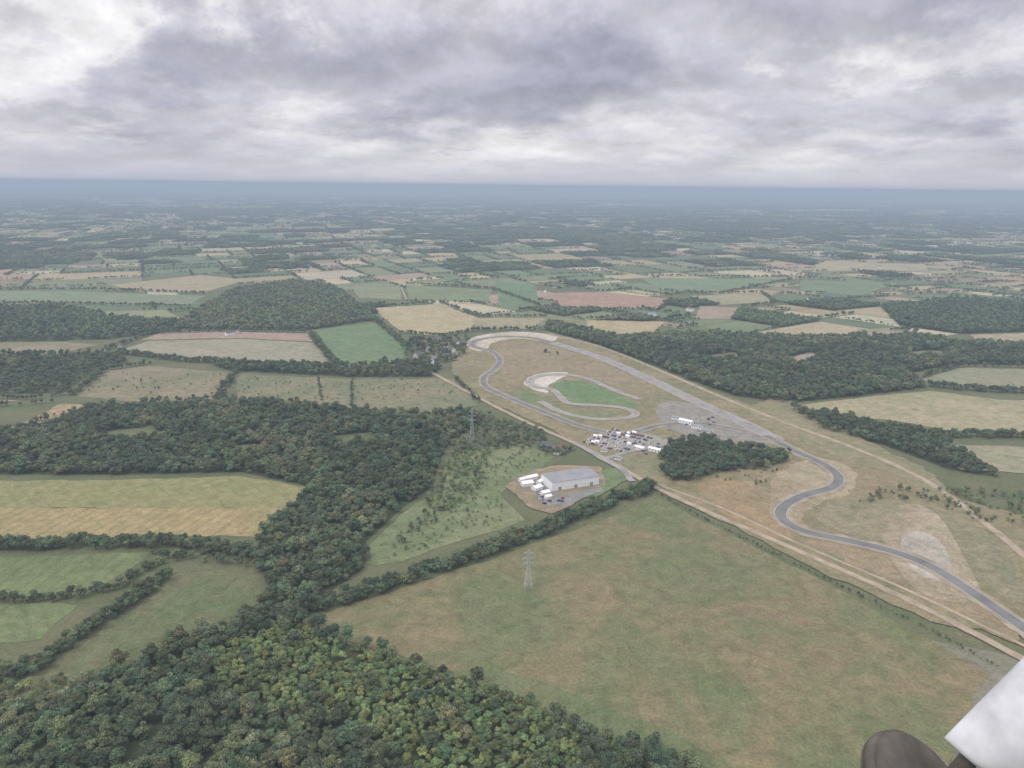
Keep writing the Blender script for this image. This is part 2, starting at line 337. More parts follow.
# ---------- woods ----------
W=[]
def floor(poly,c=FL): fs.add(GP(poly),0.05+0.004*len(W),alb(c),alb((84,92,60))); W.append(GP(poly))
W1=[(0,474),(0,448),(60,428),(95,409),(215,404),(340,411),(430,416),(470,412),(480,425),(450,440),(440,462),(430,488),(400,510),(366,542),(364,568),(330,592),(305,618),(270,602),(262,572),(258,542),(288,512),(312,487),(240,472),(120,475)]
floor(W1); wood(W1,6.4,(DARK,MID,OLIVE),0.5,1.35)
W2=[(0,768),(0,735),(60,700),(140,660),(235,622),(270,602),(300,622),(350,645),(440,672),(530,706),(600,742),(690,758),(760,768)]
floor(W2)
LP=[(205,655),(280,622),(350,648),(440,675),(530,708),(600,750),(470,768),(400,750),(320,722),(225,700)]
lw=smooth(GP(LP)); n0=len(groups['woodland'])
wood(W2,5.8,(DARK,MID,OLIVE),0.55,1.3)
g_=groups['woodland']; a=np.array([(q[0],q[1]) for q in g_[n0:]]); ins=inpoly(a[:,0],a[:,1],lw)
groups['woodland']=g_[:n0]+[q for q,i in zip(g_[n0:],ins) if not i or random.random()<0.10]
wood(LP,4.2,(LIGHT,(0.158,0.215,0.08),MID),0.42,0.85,grp='young_woodland')
W3=[(658,462),(668,448),(700,440),(745,450),(790,453),(785,464),(765,470),(720,472),(690,484),(664,480)]; floor(W3); wood(W3,6.5,(DARK,DARK,MID),0.7,1.3,dens=.98)
W4=[(548,322),(620,338),(700,334),(790,338),(850,338),(880,330),(960,343),(1024,350),(1024,368),(960,364),(905,374),(925,388),(860,396),(790,403),(735,396),(690,380),(640,360),(590,342),(545,330)]; floor(W4); wood(W4,8.2,(DARK,MID,OLIVE),0.8,1.35)
W5=[(178,330),(195,312),(235,290),(300,281),(340,290),(376,320),(312,330)]; floor(W5); wood(W5,9.5,(MID,OLIVE,DARK),0.8,1.3)
W6=[(880,306),(960,300),(1024,308),(1024,327),(960,334),(900,326)]; floor(W6); wood(W6,10,(DARK,DARK,MID),0.9,1.3)
W7=[(0,392),(0,356),(60,355),(110,352),(128,362),(92,374),(62,394)]; floor(W7,(98,110,72)); wood(W7,8,(DARK,MID,OLIVE),0.6,1.2,dens=0.6)
W8=[(210,364),(340,368),(410,362),(440,368),(432,377),(350,377),(230,371)]; floor(W8); wood(W8,8,(DARK,MID),0.7,1.2,dens=.85)
W14=[(0,312),(60,306),(120,318),(180,322),(180,331),(110,339),(60,341),(0,343)]; floor(W14,(98,110,72)); wood(W14,9.5,(DARK,MID),0.8,1.3,dens=.75)
W9=[(790,408),(850,420),(925,436),(960,452),(1000,478),(950,470),(880,444),(820,428)]; floor(W9); wood(W9,7.5,(DARK,DARK,MID),0.8,1.2,dens=0.85)
W15=[(400,352),(412,338),(470,338),(462,360),(425,366)]; wood(W15,11,(DARK,MID),0.7,1.1,dens=0.6)
W16=[(850,505),(880,490),(960,488),(1024,510),(1024,540),(975,522),(920,500)]; wood(W16,6,(OLIVE,MID,LIGHT),0.25,0.8,grp='shrubs',dens=0.4)
for sp_,tt in [(([(460,500),(490,462),(520,450),(548,455),(512,480),(505,520),(440,545),(385,562),(378,545)],4.5,0.30,0.12,0.4),(OLIVE,LIGHT,MID)),
            (([(400,545),(425,505),(440,470),(460,447),(492,450),(478,490),(440,520)],5,0.6,0.25,0.75),(MID,LIGHT,OLIVE)),
            (([(440,412),(475,412),(545,432),(552,450),(450,450),(436,440)],6,0.65,0.3,0.85),(MID,OLIVE,DARK)),
            (([(235,376),(455,381),(475,404),(240,397)],7,0.12,0.15,0.4),(OLIVE,MID,LIGHT)),(([(80,394),(105,372),(232,375),(220,397)],8,0.14,0.15,0.45),(OLIVE,MID,LIGHT)),
            (([(0,768),(0,690),(60,680),(130,665),(60,705)],5.5,0.7,0.3,0.8),(MID,OLIVE,LIGHT)),
            (([(690,470),(790,466),(775,488),(700,482)],6,0.2,0.2,0.45),(OLIVE,MID,LIGHT)),
            (([(470,690),(560,722),(660,762),(600,768),(520,740)],5,0.35,0.2,0.5),(LIGHT,MID,OLIVE)),
            (([(20,425),(95,405),(140,404),(100,425),(60,440)],8,0.5,0.3,0.8),(MID,OLIVE,DARK))]:
    wood(sp_[0],sp_[1],tt,sp_[3],sp_[4],grp='shrubs',dens=sp_[2])
H=[([(290,618),(380,590),(470,559),(540,533),(600,507),(652,488)],16,2.6,0.55,1.05),([(0,550),(60,547),(150,545),(205,549),(270,556)],14,3.0,0.6,1.1),
([(150,556),(205,560),(270,566)],10,4,0.5,0.9),([(0,604),(60,600),(120,588),(162,562)],8,3,0.5,0.9),([(0,712),(35,672),(75,640),(110,618),(170,576)],12,3,0.5,1.0),
([(75,396),(105,371),(150,364)],7,5,0.6,1),([(235,372),(218,400)],10,4,0.7,1),([(352,378),(352,408)],3,6,0.3,0.6),([(318,378),(322,402)],3,7,0.3,0.5),([(140,403),(230,401),(310,405)],8,5,0.6,1),
([(312,335),(322,350),(338,367)],12,5,0.8,1.1),([(110,350),(150,334),(240,331),(312,333)],8,6,0.6,1),([(375,320),(410,350)],10,5,0.8,1.1),([(118,353),(180,361),(250,365),(345,368)],12,5,0.7,1.1),
([(372,308),(440,303),(480,317),(548,317)],8,6,0.6,1),([(400,333),(440,337),(475,331),(540,330)],10,6,0.7,1.1),([(555,310),(660,310),(672,299)],8,7,0.7,1),([(585,319),(665,321),(700,320)],8,7,0.7,1),
([(930,386),(960,390),(1024,401)],14,5,0.8,1.1),([(860,425),(930,436),(1024,441)],12,5,0.8,1.1),([(655,492),(700,517),(800,567),(930,630),(1000,668)],3,3.5,0.10,0.30),
([(0,396),(30,400),(75,394)],8,6,0.6,1),([(0,420),(60,402)],6,8,0.5,0.9),([(0,447),(50,427),(95,408)],8,6,0.6,1),([(455,379),(480,404)],5,8,0.5,0.9),
([(60,322),(185,322)],10,6,0.7,1.1),([(0,303),(60,304),(190,307)],10,7,0.7,1.1),([(0,290),(100,290),(205,294)],8,7,0.7,1.1),([(405,284),(492,289),(540,306)],8,8,0.7,1.1),([(405,302),(490,304)],8,8,0.7,1.1),
([(690,294),(762,293),(775,303),(740,308)],8,8,0.7,1.1),([(640,276),(790,278)],8,8,0.7,1.1),([(660,291),(720,294),(800,278)],8,8,0.7,1.1),([(970,347),(1024,347)],10,7,0.7,1.1),([(920,378),(960,366),(1024,371)],10,7,0.7,1.1),
([(540,450),(560,455),(575,450)],10,5,0.5,0.9),([(500,440),(530,440),(552,444)],10,5,0.5,0.9),([(543,352),(562,356)],10,7,0.5,0.9)]
for h in H: hedge(h[0],h[1],h[2],DARK,h[3],h[4])
# ---------- distant patchwork ----------
NEAR=[G0(-190,900),G0(-190,333),G0(1210,333),G0(1210,900)]
TH=math.radians(24)
def warp(u,v):
    x=u*math.cos(TH)-v*math.sin(TH); y=u*math.sin(TH)+v*math.cos(TH)
    return (x+170*math.sin(y/900+1.3)+90*math.sin(x/520+y/700),y+150*math.sin(x/1100+0.4)+80*math.sin(y/480-x/900))
PAL=[((134,150,106),4.5),((126,144,100),4),((146,154,112),4),((116,134,94),3.8),((196,180,136),4.2),((182,168,124),3.6),((210,196,158),2.4),((190,162,138),2),((160,146,116),1.5)]
pc=[p[0] for p in PAL]; pw=[p[1] for p in PAL]
def lf(x,y): return math.sin(x/1300+0.7)*math.cos(y/900+0.2)+0.6*math.sin((x+y)/600)+0.4*math.sin((x-2*y)/1700+2)
leaves=[]
def bsp(a,b,c,d,km=1):
    w=c-a;h=d-b; tg=random.choice((14000,26000,40000,60000))*km
    if (w*h<tg or min(w,h)<80) and max(w,h)/min(w,h)<3.2: leaves.append((a,b,c,d)); return
    t=random.uniform(0.36,0.64)
    if w>h: bsp(a,b,a+w*t,d,km);bsp(a+w*t,b,c,d,km)
    else: bsp(a,b,c,b+h*t,km);bsp(a,b+h*t,c,d,km)
S=1000
for i in range(-22,26):
    for j in range(-22,26):
        cx,cy=warp((i+.5)*S,(j+.5)*S)
        if cy<-200 or cy>20000 or abs(cx)>0.8*cy+1800: continue
        bsp(i*S,j*S,(i+1)*S,(j+1)*S,1 if cy<10500 else 5)
specarr=specs+W
ps=Sheet()
def excl(x,y):
    X=np.array([x]);Y=np.array([y])
    if inpoly(X,Y,NEAR)[0]: return True
    if y<3800:
        for p in specarr:
            if inpoly(X,Y,p)[0]: return True
    return False
for (a,b_,c,d) in leaves:
    cx,cy=warp((a+c)/2,(b_+d)/2); dist=math.hypot(cx,cy)
    if cy<150 or abs(cx)>0.8*cy+900 or (cy<3800 and excl(cx,cy)): continue
    g_=3; far=cy>10500
    if dist<6500:
        cor=[(a+g_,b_+g_),(c-g_,b_+g_),(c-g_,d-g_),(a+g_,d-g_)]; pl=[]
        for i in range(4):
            p,q=cor[i],cor[(i+1)%4]
            for k in range(4): t=k/4; pl.append(warp(p[0]+(q[0]-p[0])*t,p[1]+(q[1]-p[1])*t))
    else: pl=[warp(*p) for p in ((a,b_),(c,b_),(c,d),(a,d))]
    iswood=random.random()<(0.11+0.50*(lf(cx,cy)>0.75)+(0.10 if dist>3500 else 0))
    if iswood:
        ps.add(pl,0.05,alb(FL))
        sp=9.5 if dist<2600 else (33 if not far else 75); us=np.arange(a,c,sp); vs=np.arange(b_,d,sp)
        wt=random.choice((DARK,DARK,MID,OLIVE))
        for u in us:
            for v in vs:
                x,y=warp(u+random.uniform(0,sp),v+random.uniform(0,sp))
                if y<3500 and excl(x,y): continue
                s=random.uniform(0.8,1.3); put('distant_woodland',x,y,6+random.randrange(3) if sp<20 else 9+random.randrange(3),s*(2 if far else 1),random.choice((wt,wt,MID)),sz=s*random.uniform(0.8,1.1)*(1.3 if far else 1))
    else:
        col=random.choices(pc,pw)[0]; ps.add(pl,0.05,alb(col),tuple(v*random.uniform(.8,.95) for v in alb(col)),random.choice((0,0.1,0.15)) if dist<3500 else 0)
    for (p,q) in (((a,b_),(c,b_)),((a,b_),(a,d))):
        if random.random()<0.14: continue
        L=math.dist(p,q); tall=random.uniform(0.6,1.2); step=8.5 if dist<2400 else (42 if not far else 90)
        n=max(1,int(L/step))
        for k in range(n):
            if random.random()<0.10: continue
            t=(k+random.random()*0.6)/n; x,y=warp(p[0]+(q[0]-p[0])*t,p[1]+(q[1]-p[1])*t); x2,y2=warp(p[0]+(q[0]-p[0])*(t+.02),p[1]+(q[1]-p[1])*(t+.02))
            if y<3800 and excl(x,y): continue
            if step<20: put('distant_hedgerow',x,y,6+random.randrange(3),tall*random.uniform(0.5,1.1),DARK)
            else: put('distant_hedgerow',x,y,12+random.randrange(3),random.uniform(0.85,1.15)*(2 if far else 1),DARK,rot=math.atan2(y2-y,x2-x)+random.choice((0,math.pi)),sz=tall*random.uniform(.8,1.2)*(1.2 if far else 1))
build_groups()
fs.build('crop_fields'); ps.build('distant_fields')
# ---------- roads ----------
def cr(pts,step=6):
    P_=[Vector((*p,0)) for p in pts]; P_=[2*P_[0]-P_[1]]+P_+[2*P_[-1]-P_[-2]]; out=[]
    for i in range(1,len(P_)-2):
        a,b,c,d=P_[i-1:i+3]; n=max(2,int((c-b).length/step))
        for k in range(n):
            t=k/n; out.append(0.5*((2*b)+(c-a)*t+(2*a-5*b+4*c-d)*t*t+(3*b-a-3*c+d)*t**3))
    out.append(P_[-2]); return out
def ribbon(name,path,width,z,mat,off=0,dash=None,parent=None,wob=0):
    v=[];f=[];n=len(path)
    for i,p in enumerate(path):
        d=(path[min(i+1,n-1)]-path[max(i-1,0)]).normalized(); q=Vector((-d.y,d.x,0)); c=p+q*off
        w1=width/2*(1+random.uniform(-wob,wob)); w2=width/2*(1+random.uniform(-wob,wob))
        v.append((*(c+q*w1).xy,z)); v.append((*(c-q*w2).xy,z))
    for i in range(n-1):
        if dash and (i%dash): continue
        f.append((2*i,2*i+1,2*i+3,2*i+2))
    me=bpy.data.meshes.new(name); me.from_pydata(v,[],f); me.materials.append(mat)
    return link(bpy.data.objects.new(name,me),parent)
ASPH=simple('asphalt',alb((138,137,133)),0.85,0.2,0.05); ASPD=simple('asphalt_worn',alb((168,164,160)),0.85,0.2,0.05)
DIRT=simple('dirt_track',alb((188,170,142)),0.95,0.25,0.08); VERGE=simple('gravel_verge',alb((176,160,130)),0.95,0.3,0.06); WHITE=simple('white_paint',(0.72,0.72,0.70),0.6,0.06)
def road(name,px,w,z,mat=ASPH,verge=0,lines=True,step=6):
    e=link(bpy.data.objects.new(name,None)); path=cr([G0(*p) for p in px],step)
    if verge: ribbon('verge',path,w+verge*2,z-0.03,VERGE,parent=e,wob=0.14)
    ribbon('surface',path,w,z,mat,parent=e,wob=0 if lines else 0.12)
    if lines:
        ribbon('edge_line_a',path,0.25,z+0.01,WHITE,off=w/2-0.5,parent=e); ribbon('edge_line_b',path,0.25,z+0.01,WHITE,off=-(w/2-0.5),parent=e)
    return path
road('runway',[(552,343),(600,358),(650,380),(700,404),(740,422),(778,441)],20,0.95,ASPD,2)
road('race_track',[(765,436),(798,453),(822,464),(838,477),(832,488),(804,496),(784,507),(782,519),(804,532),(855,543),(895,553),(930,567),(970,592),(1024,629),(1100,682)],12,1.02,ASPH,4)
road('race_track',[(552,343),(530,338),(500,337),(476,341),(474,347),(492,352),(500,361),(494,370),(484,378),(486,387),(508,398),(545,413),(585,428),(625,434),(660,426),(700,424),(745,432)],11,1.06,ASPH,2.5)
road('kart_track',[(640,400),(612,390),(590,380),(565,375),(542,376),(530,381),(534,387),(552,390),(560,397),(570,404),(600,406),(625,409),(636,415),(622,419),(590,419),(560,412),(540,402)],8,1.10,ASPD,2)
road('service_road',[(545,334),(600,347),(660,371),(720,397),(790,425),(850,447),(920,478),(980,520),(1040,570)],6,0.92,DIRT,1,False)
road('dirt_road',[(430,372),(480,399),(530,424),(575,444),(612,463),(650,485),(700,509),(790,548),(900,597),(1000,648),(1080,692)],5.5,0.90,DIRT,1,False)
road('dirt_road',[(660,486),(720,508),(800,545),(905,590),(1010,640),(1080,674)],2.6,0.87,DIRT,0.6,False)
road('access_road',[(575,444),(590,452),(603,460),(622,470),(632,482)],7,1.0,ASPD,0,False); road('access_road',[(603,460),(630,452),(660,447),(668,440)],7,1.005,ASPD,0,False)
road('lane',[(430,372),(400,362),(350,366)],5,0.86,DIRT,0,False); road('lane',[(400,285),(408,303)],5,0.6,DIRT,0,False)
# ---------- buildings ----------
def boxmesh(name,verts,faces,mat,parent):
    me=bpy.data.meshes.new(name); me.from_pydata(verts,[],faces); me.materials.append(mat); return link(bpy.data.objects.new(name,me),parent)
def bx(name,x0,x1,y0,y1,z0,z1,mat,parent):
    v=[(x,y,z) for z in (z0,z1) for y in (y0,y1) for x in (x0,x1)]
    return boxmesh(name,v,[(0,2,3,1),(4,5,7,6),(0,1,5,4),(2,6,7,3),(0,4,6,2),(1,3,7,5)],mat,parent)
MW=simple('white_cladding',(0.84,0.84,0.83),0.6,0.03); MR=simple('grey_sheet_roof',(0.27,0.275,0.285),0.75,0.1,0.1); MG=simple('dark_glass',(0.03,0.035,0.04),0.2,0.1); MD=simple('door_paint',(0.3,0.32,0.35),0.5,0.1)
MS=simple('slate_roof',(0.12,0.12,0.13),0.7,0.2); MT=simple('tile_roof',(0.26,0.15,0.10),0.8,0.2); MC=simple('rendered_wall',(0.55,0.51,0.44),0.8,0.1)
BR=simple('canvas',(0.80,0.80,0.80),0.7,0.05)
def gable(name,L,Wd,He,Hr,wall,roof,loc,ang,win=4,ov=0.4,bigdoor=False):
    e=link(bpy.data.objects.new(name,None)); e.location=(*loc,0.85); e.rotation_euler=(0,0,ang); l=L/2;w=Wd/2
    v=[(-l,-w,-.9),(l,-w,-.9),(l,w,-.9),(-l,w,-.9),(-l,-w,He),(l,-w,He),(l,w,He),(-l,w,He),(-l,0,Hr),(l,0,Hr)]
    boxmesh('walls',v,[(0,1,5,4),(2,3,7,6),(1,2,6,9,5),(3,0,4,8,7)],wall,e)
    s=(Hr-He)/w; zo=He-s*ov+0.05; t=0.2
    rv=[(-l-ov,-w-ov,zo),(l+ov,-w-ov,zo),(l+ov,0,Hr+.05),(-l-ov,0,Hr+.05),(l+ov,w+ov,zo),(-l-ov,w+ov,zo)]; rv+= [(x,y,z+t) for x,y,z in rv]
    boxmesh('roof',rv,[(6,7,8,9),(9,8,10,11),(0,3,2,1),(3,5,4,2),(0,1,7,6),(5,11,10,4),(1,2,8,7),(2,4,10,8),(0,6,9,3),(3,9,11,5)],roof,e)
    if win:
        for sd in (-1,1):
            for i in range(win):
                x=-l+L*(i+0.5)/win
                if i==win//2 or (bigdoor and i in (1,win-2)): bx('door',x-.6*(3 if bigdoor else 1),x+.6*(3 if bigdoor else 1),sd*w-.04,sd*w+.04,0.02,min(He-.3,2.1*(1.7 if bigdoor else 1)),MD,e)
                elif not bigdoor: bx('window',x-.6,x+.6,sd*w-.03,sd*w+.03,He*0.45,min(He-.2,He*0.45+1.2),MG,e)
    return e
a=G(552,492);b2=G(599,485); ang=math.atan2(b2[1]-a[1],b2[0]-a[0]); L=math.dist(a,b2); n_=(-math.sin(ang),math.cos(ang)); D=27
wh=gable('warehouse',L,D,9.0,9.8,MW,MR,((a[0]+b2[0])/2+n_[0]*D/2,(a[1]+b2[1])/2+n_[1]*D/2),ang,9,0.3,True)
for (p,l,w,h,k) in [((527,486),12,8,3.5,0),((537,490),10,7,3,0.3),((545,495),9,6,3,0.1),((531,480),14,6,3.5,0.2),((540,484),8,5,3,0.5),((548,499),7,4,2.6,0.1),((522,482),7,5,3,0.2)]:
    gable('marquee_tent',l,w,h,h+1.4,BR,BR,G(*p),ang+k,0)
for p,l,w,h in [((686,424),18,8,4.5),((697,429),14,7,4),((676,420),11,6,3.5),((706,433),8,5,3),((655,452),15,6,3.5),((640,450),11,6,3),((618,460),8,5,3),((604,452),7,5,3)]:
    gable('pit_building',l,w,h,h+1.3,MW,random.choice((MR,MR,BR)),G(*p),math.radians(-38),4)
hs=[(418,357),(428,352),(437,357),(445,347),(452,352),(424,346),(432,362),(460,345),(448,358),(440,341),(560,452),(548,449),(640,318),(652,316),(230,335),(238,333),(120,348),(690,311),(545,292),(555,288),(720,352),(590,287),(300,270),(310,268),(75,240),(150,236),(640,250),(810,300),(830,300),(230,262),(430,262),(460,270),(880,268),(950,255),(380,243),(700,240)]
for i,p in enumerate(hs):
    gable('farmhouse',random.uniform(12,24),random.uniform(7,10),random.uniform(3.5,5.5),random.uniform(7.5,9),random.choice((MC,MW)),random.choice((MS,MT,MS,MR)),G(*p),random.uniform(0,3.1),4)
for i in range(80):
    cx,cy=random.choice([(-2300,5200),(-700,6000),(900,5400),(2600,4700),(-1300,3900),(1500,3600)])
    gable('farmhouse',random.uniform(12,30),random.uniform(8,14),5,8.5,random.choice((MC,MW)),random.choice((MS,MT,MR)),(cx+random.gauss(0,160),cy+random.gauss(0,130)),random.uniform(0,3.1),0)
# ---------- cars ----------
def car_mesh(col,nm):
    v=[];f=[];mi=[]
    def prism(sec,w0,w1,m):
        o=len(v); n=len(sec)
        for s in (-1,1):
            for (x,z) in sec: v.append((x,s*(w0 if z<1.0 else w1),z))
        f.append([o+i for i in range(n)]); mi.append(m); f.append([o+n+i for i in range(n)][::-1]); mi.append(m)
        for i in range(n): f.append([o+(i+1)%n,o+i,o+n+i,o+n+(i+1)%n]); mi.append(m)
    prism([(-2.15,.3),(2.15,.3),(2.2,.65),(1.2,.92),(-1.9,.98),(-2.15,.8)],.88,.88,0)
    prism([(-1.75,.93),(1.0,.9),(.4,1.38),(-1.3,1.4)],.80,.66,1)
    prism([(-1.25,1.39),(.35,1.37),(.3,1.45),(-1.15,1.46)],.66,.64,0)
    for x in (-1.35,1.35):
        for y in (-.86,.86):
            o=len(v); k=10
            for s in (-.1,.1):
                for i in range(k): v.append((x+.33*math.cos(i*2*math.pi/k),y+s,.33+.33*math.sin(i*2*math.pi/k)))
            f.append([o+i for i in range(k)]);mi.append(2); f.append([o+k+i for i in range(k)][::-1]);mi.append(2)
            for i in range(k): f.append([o+(i+1)%k,o+i,o+k+i,o+k+(i+1)%k]);mi.append(2)
    me=bpy.data.meshes.new(nm); me.from_pydata(v,[],f); me.materials.append(col); me.materials.append(MG); me.materials.append(bpy.data.materials.get('tyre') or simple('tyre',(.03,.03,.03)))
    me.polygons.foreach_set('material_index',mi); return me
cm=[car_mesh(simple('car_paint%d'%i,c,.35,.02),'car%d'%i) for i,c in enumerate([(.75,.75,.75),(.05,.05,.06),(.4,.42,.44),(.35,.03,.03),(.05,.1,.3),(.75,.75,.75)])]
ca_,sa_=math.cos(math.radians(-38)),math.sin(math.radians(-38))
cc=G(618,441)
for row in range(7):
    for col in range(17):
        if random.random()<0.35: continue
        lx=(col-8)*3.4+random.uniform(-.3,.3); ly=(row-3)*11+random.uniform(-.5,.5)
        o=link(bpy.data.objects.new('parked_car',random.choice(cm))); o.location=(cc[0]+lx*ca_-ly*sa_,cc[1]+lx*sa_+ly*ca_,0.93); o.rotation_euler=(0,0,math.radians(52)+random.choice((0,math.pi))+random.uniform(-.05,.05))
for i in range(40):
    if i<24: x,y=G(random.uniform(668,720),random.uniform(418,438))
    elif i<32: x,y=G(random.uniform(635,665),random.uniform(444,455))
    else: x,y=G(random.uniform(540,566),random.uniform(497,505))
    o=link(bpy.data.objects.new('parked_car',random.choice(cm))); o.location=(x,y,0.93); o.rotation_euler=(0,0,math.radians(-38)+random.choice((0,math.pi/2,math.pi))+random.uniform(-.06,.06))
for i in range(9):
    x,y=G(random.uniform(592,644),random.uniform(434,447)); gable('marquee_tent',random.uniform(3.5,6),3.5,2.4,3.4,BR,BR,(x,y),math.radians(-38),0)
# ---------- pylons ----------
GAL=simple('galvanised_steel',(0.50,0.52,0.53),0.5,0.1,0.5,0.2)
def pylon(loc,Ht,ang):
    V=[];Fc=[]
    def beam(a,b,r):
        v,f=limb(a,b,r,r,4); o=len(V); V.extend(v); Fc.extend([[i+o for i in q] for q in f])
    def w(z): 
        t=z/Ht; return 3.0*(1-t/0.62)+0.85*(t/0.62) if t<0.62 else 0.85*(1-(t-.62)/.38)+0.2
    zs=[0,.14,.27,.38,.47,.55,.62,.70,.78,.86,.93,1.0]; zs=[z*Ht for z in zs]; C=[(-1,-1),(1,-1),(1,1),(-1,1)]
    for i in range(len(zs)-1):
        a,b=zs[i],zs[i+1]
        for k in range(4):
            p=C[k];q=C[(k+1)%4]
            beam((p[0]*w(a),p[1]*w(a),a),(p[0]*w(b),p[1]*w(b),b),.15)
            beam((p[0]*w(a),p[1]*w(a),a),(q[0]*w(b),q[1]*w(b),b),.07); beam((q[0]*w(a),q[1]*w(a),a),(p[0]*w(b),p[1]*w(b),b),.07)
            beam((p[0]*w(b),p[1]*w(b),b),(q[0]*w(b),q[1]*w(b),b),.07)
    tips=[]
    for zf,al in ((.64,4.4),(.77,5.2),(.90,3.8)):
        z=zf*Ht
        for s in (-1,1):
            for y in (-.7,.7):
                beam((s*.6,y,z),(s*al,0,z+.5),.09); beam((s*.5,y,z+2.0),(s*al,0,z+.5),.07)
            for t in (.35,.65): beam((s*al*t,-.7*(1-t),z+.2),(s*al*t,.7*(1-t),z+2.0*(1-t)+.4),.06)
            beam((s*al,0,z+.5),(s*al,0,z-1.6),.07); tips.append(Vector((s*al,0,z-1.6)))
    me=bpy.data.meshes.new('electricity_pylon'); me.from_pydata(V,[],Fc); me.materials.append(GAL)
    o=link(bpy.data.objects.new('electricity_pylon',me)); o.location=(*loc,0.1); o.rotation_euler=(0,0,ang)
    M=Matrix.Translation((*loc,0.1))@Matrix.Rotation(ang,4,'Z'); return [M@t for t in tips]
pA=G(472,442); pB=G(528,589); dd=math.atan2(pA[1]-pB[1],pA[0]-pB[0])-math.pi/2
pC=(pB[0]*2-pA[0],pB[1]*2-pA[1])
T=[pylon(p,h,dd) for p,h in ((pC,36),(pB,33),(pA,42))]
V=[];Fc=[]
for s in range(2):
    for a,b in zip(T[s],T[s+1]):
        pr=None
        for k in range(13):
            t=k/12; p=a.lerp(b,t); p.z-=9*4*t*(1-t)
            if pr is not None:
                v,f=limb(pr,p,.012,.012,3); o=len(V); V+=v; Fc+=[[i+o for i in q] for q in f]
            pr=p
me=bpy.data.meshes.new('power_lines'); me.from_pydata(V,[],Fc); me.materials.append(simple('conductor',(0.2,0.21,0.2))); link(bpy.data.objects.new('power_lines',me))
# ---------- likely window reflection, built as an invented wheel fairing and tyre ----------
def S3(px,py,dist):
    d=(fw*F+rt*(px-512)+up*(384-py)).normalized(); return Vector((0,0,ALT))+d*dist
ac=link(bpy.data.objects.new('invented_gear_for_reflection',None)); ac.location=S3(1010,745,4.2)
FW=simple('invented_fairing_white',(0.60,0.60,0.62),0.55,0.25,6.0); TY=simple('invented_tyre_dark',(0.11,0.10,0.086),0.9,0.25,9.0); HUB=simple('invented_hub_grey',(0.22,0.21,0.2),0.5,0.1,4,0.2)
def loft(name,secs,mat,k=28):
    v=[];f=[]
    for c,u,w_,ru,rv in secs:
        for i in range(k):
            t=2*math.pi*i/k; v.append(tuple(c+u*math.cos(t)*ru+w_*math.sin(t)*rv))
    for j in range(len(secs)-1):
        for i in range(k): f.append((j*k+i,j*k+(i+1)%k,(j+1)*k+(i+1)%k,(j+1)*k+i))
    f.append(tuple(range(k))[::-1]); f.append(tuple(range((len(secs)-1)*k,len(secs)*k)))
    me=bpy.data.meshes.new(name); me.from_pydata([tuple(Vector(q)-ac.location) for q in v],[],f); me.materials.append(mat)
    for p in me.polygons: p.use_smooth=len(p.vertices)==4
    return link(bpy.data.objects.new(name,me),ac)
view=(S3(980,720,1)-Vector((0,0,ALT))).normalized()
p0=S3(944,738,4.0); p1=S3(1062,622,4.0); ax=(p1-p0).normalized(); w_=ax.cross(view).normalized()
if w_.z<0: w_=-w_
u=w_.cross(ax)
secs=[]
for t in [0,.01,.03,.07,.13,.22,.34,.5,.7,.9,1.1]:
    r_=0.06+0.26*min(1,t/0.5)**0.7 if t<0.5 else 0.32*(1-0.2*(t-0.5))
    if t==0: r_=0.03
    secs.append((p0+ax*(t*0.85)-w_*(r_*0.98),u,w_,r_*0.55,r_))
loft('invented_fairing',secs,FW)
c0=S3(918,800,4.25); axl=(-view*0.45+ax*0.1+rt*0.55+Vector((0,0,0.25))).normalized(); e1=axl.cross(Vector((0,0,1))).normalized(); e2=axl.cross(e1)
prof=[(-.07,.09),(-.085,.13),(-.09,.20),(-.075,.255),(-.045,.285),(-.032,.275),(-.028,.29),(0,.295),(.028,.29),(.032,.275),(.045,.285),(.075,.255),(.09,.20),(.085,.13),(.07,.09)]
loft('tyre',[(c0+axl*h,e1,e2,r_,r_) for h,r_ in prof],TY,48)  # invented tyre in place of the dark part of the reflection
loft('invented_hub',[(c0+axl*h,e1,e2,r_,r_) for h,r_ in [(-.06,.085),(.072,.085),(.08,.07),(.08,.03),(.1,.025)]],HUB,32)
loft('invented_fork',[(c0+axl*.1,e1,e2,.03,.03),(p0+ax*.2-w_*.1,e1,e2,.05,.05)],TY,16)
# ---------- haze layer: absorbing volume, its own glow stands in for scattered daylight ----------
hz=bpy.data.materials.new('haze'); hz.use_nodes=True; nt=hz.node_tree; nt.nodes.clear()
out=nt.nodes.new('ShaderNodeOutputMaterial'); ab=nt.nodes.new('ShaderNodeVolumeAbsorption'); em=nt.nodes.new('ShaderNodeEmission'); ad=nt.nodes.new('ShaderNodeAddShader')
LH=8000.0; EQ=(0.355,0.425,0.54)
ab.inputs['Color'].default_value=(0,0,0,1); ab.inputs['Density'].default_value=1/LH; em.inputs['Color'].default_value=(*EQ,1); em.inputs['Strength'].default_value=1/LH
nt.links.new(ab.outputs[0],ad.inputs[0]); nt.links.new(em.outputs[0],ad.inputs[1]); nt.links.new(ad.outputs[0],out.inputs['Volume'])
hb=bx('haze',-80000,80000,-80000,80000,-20,325,hz,None)
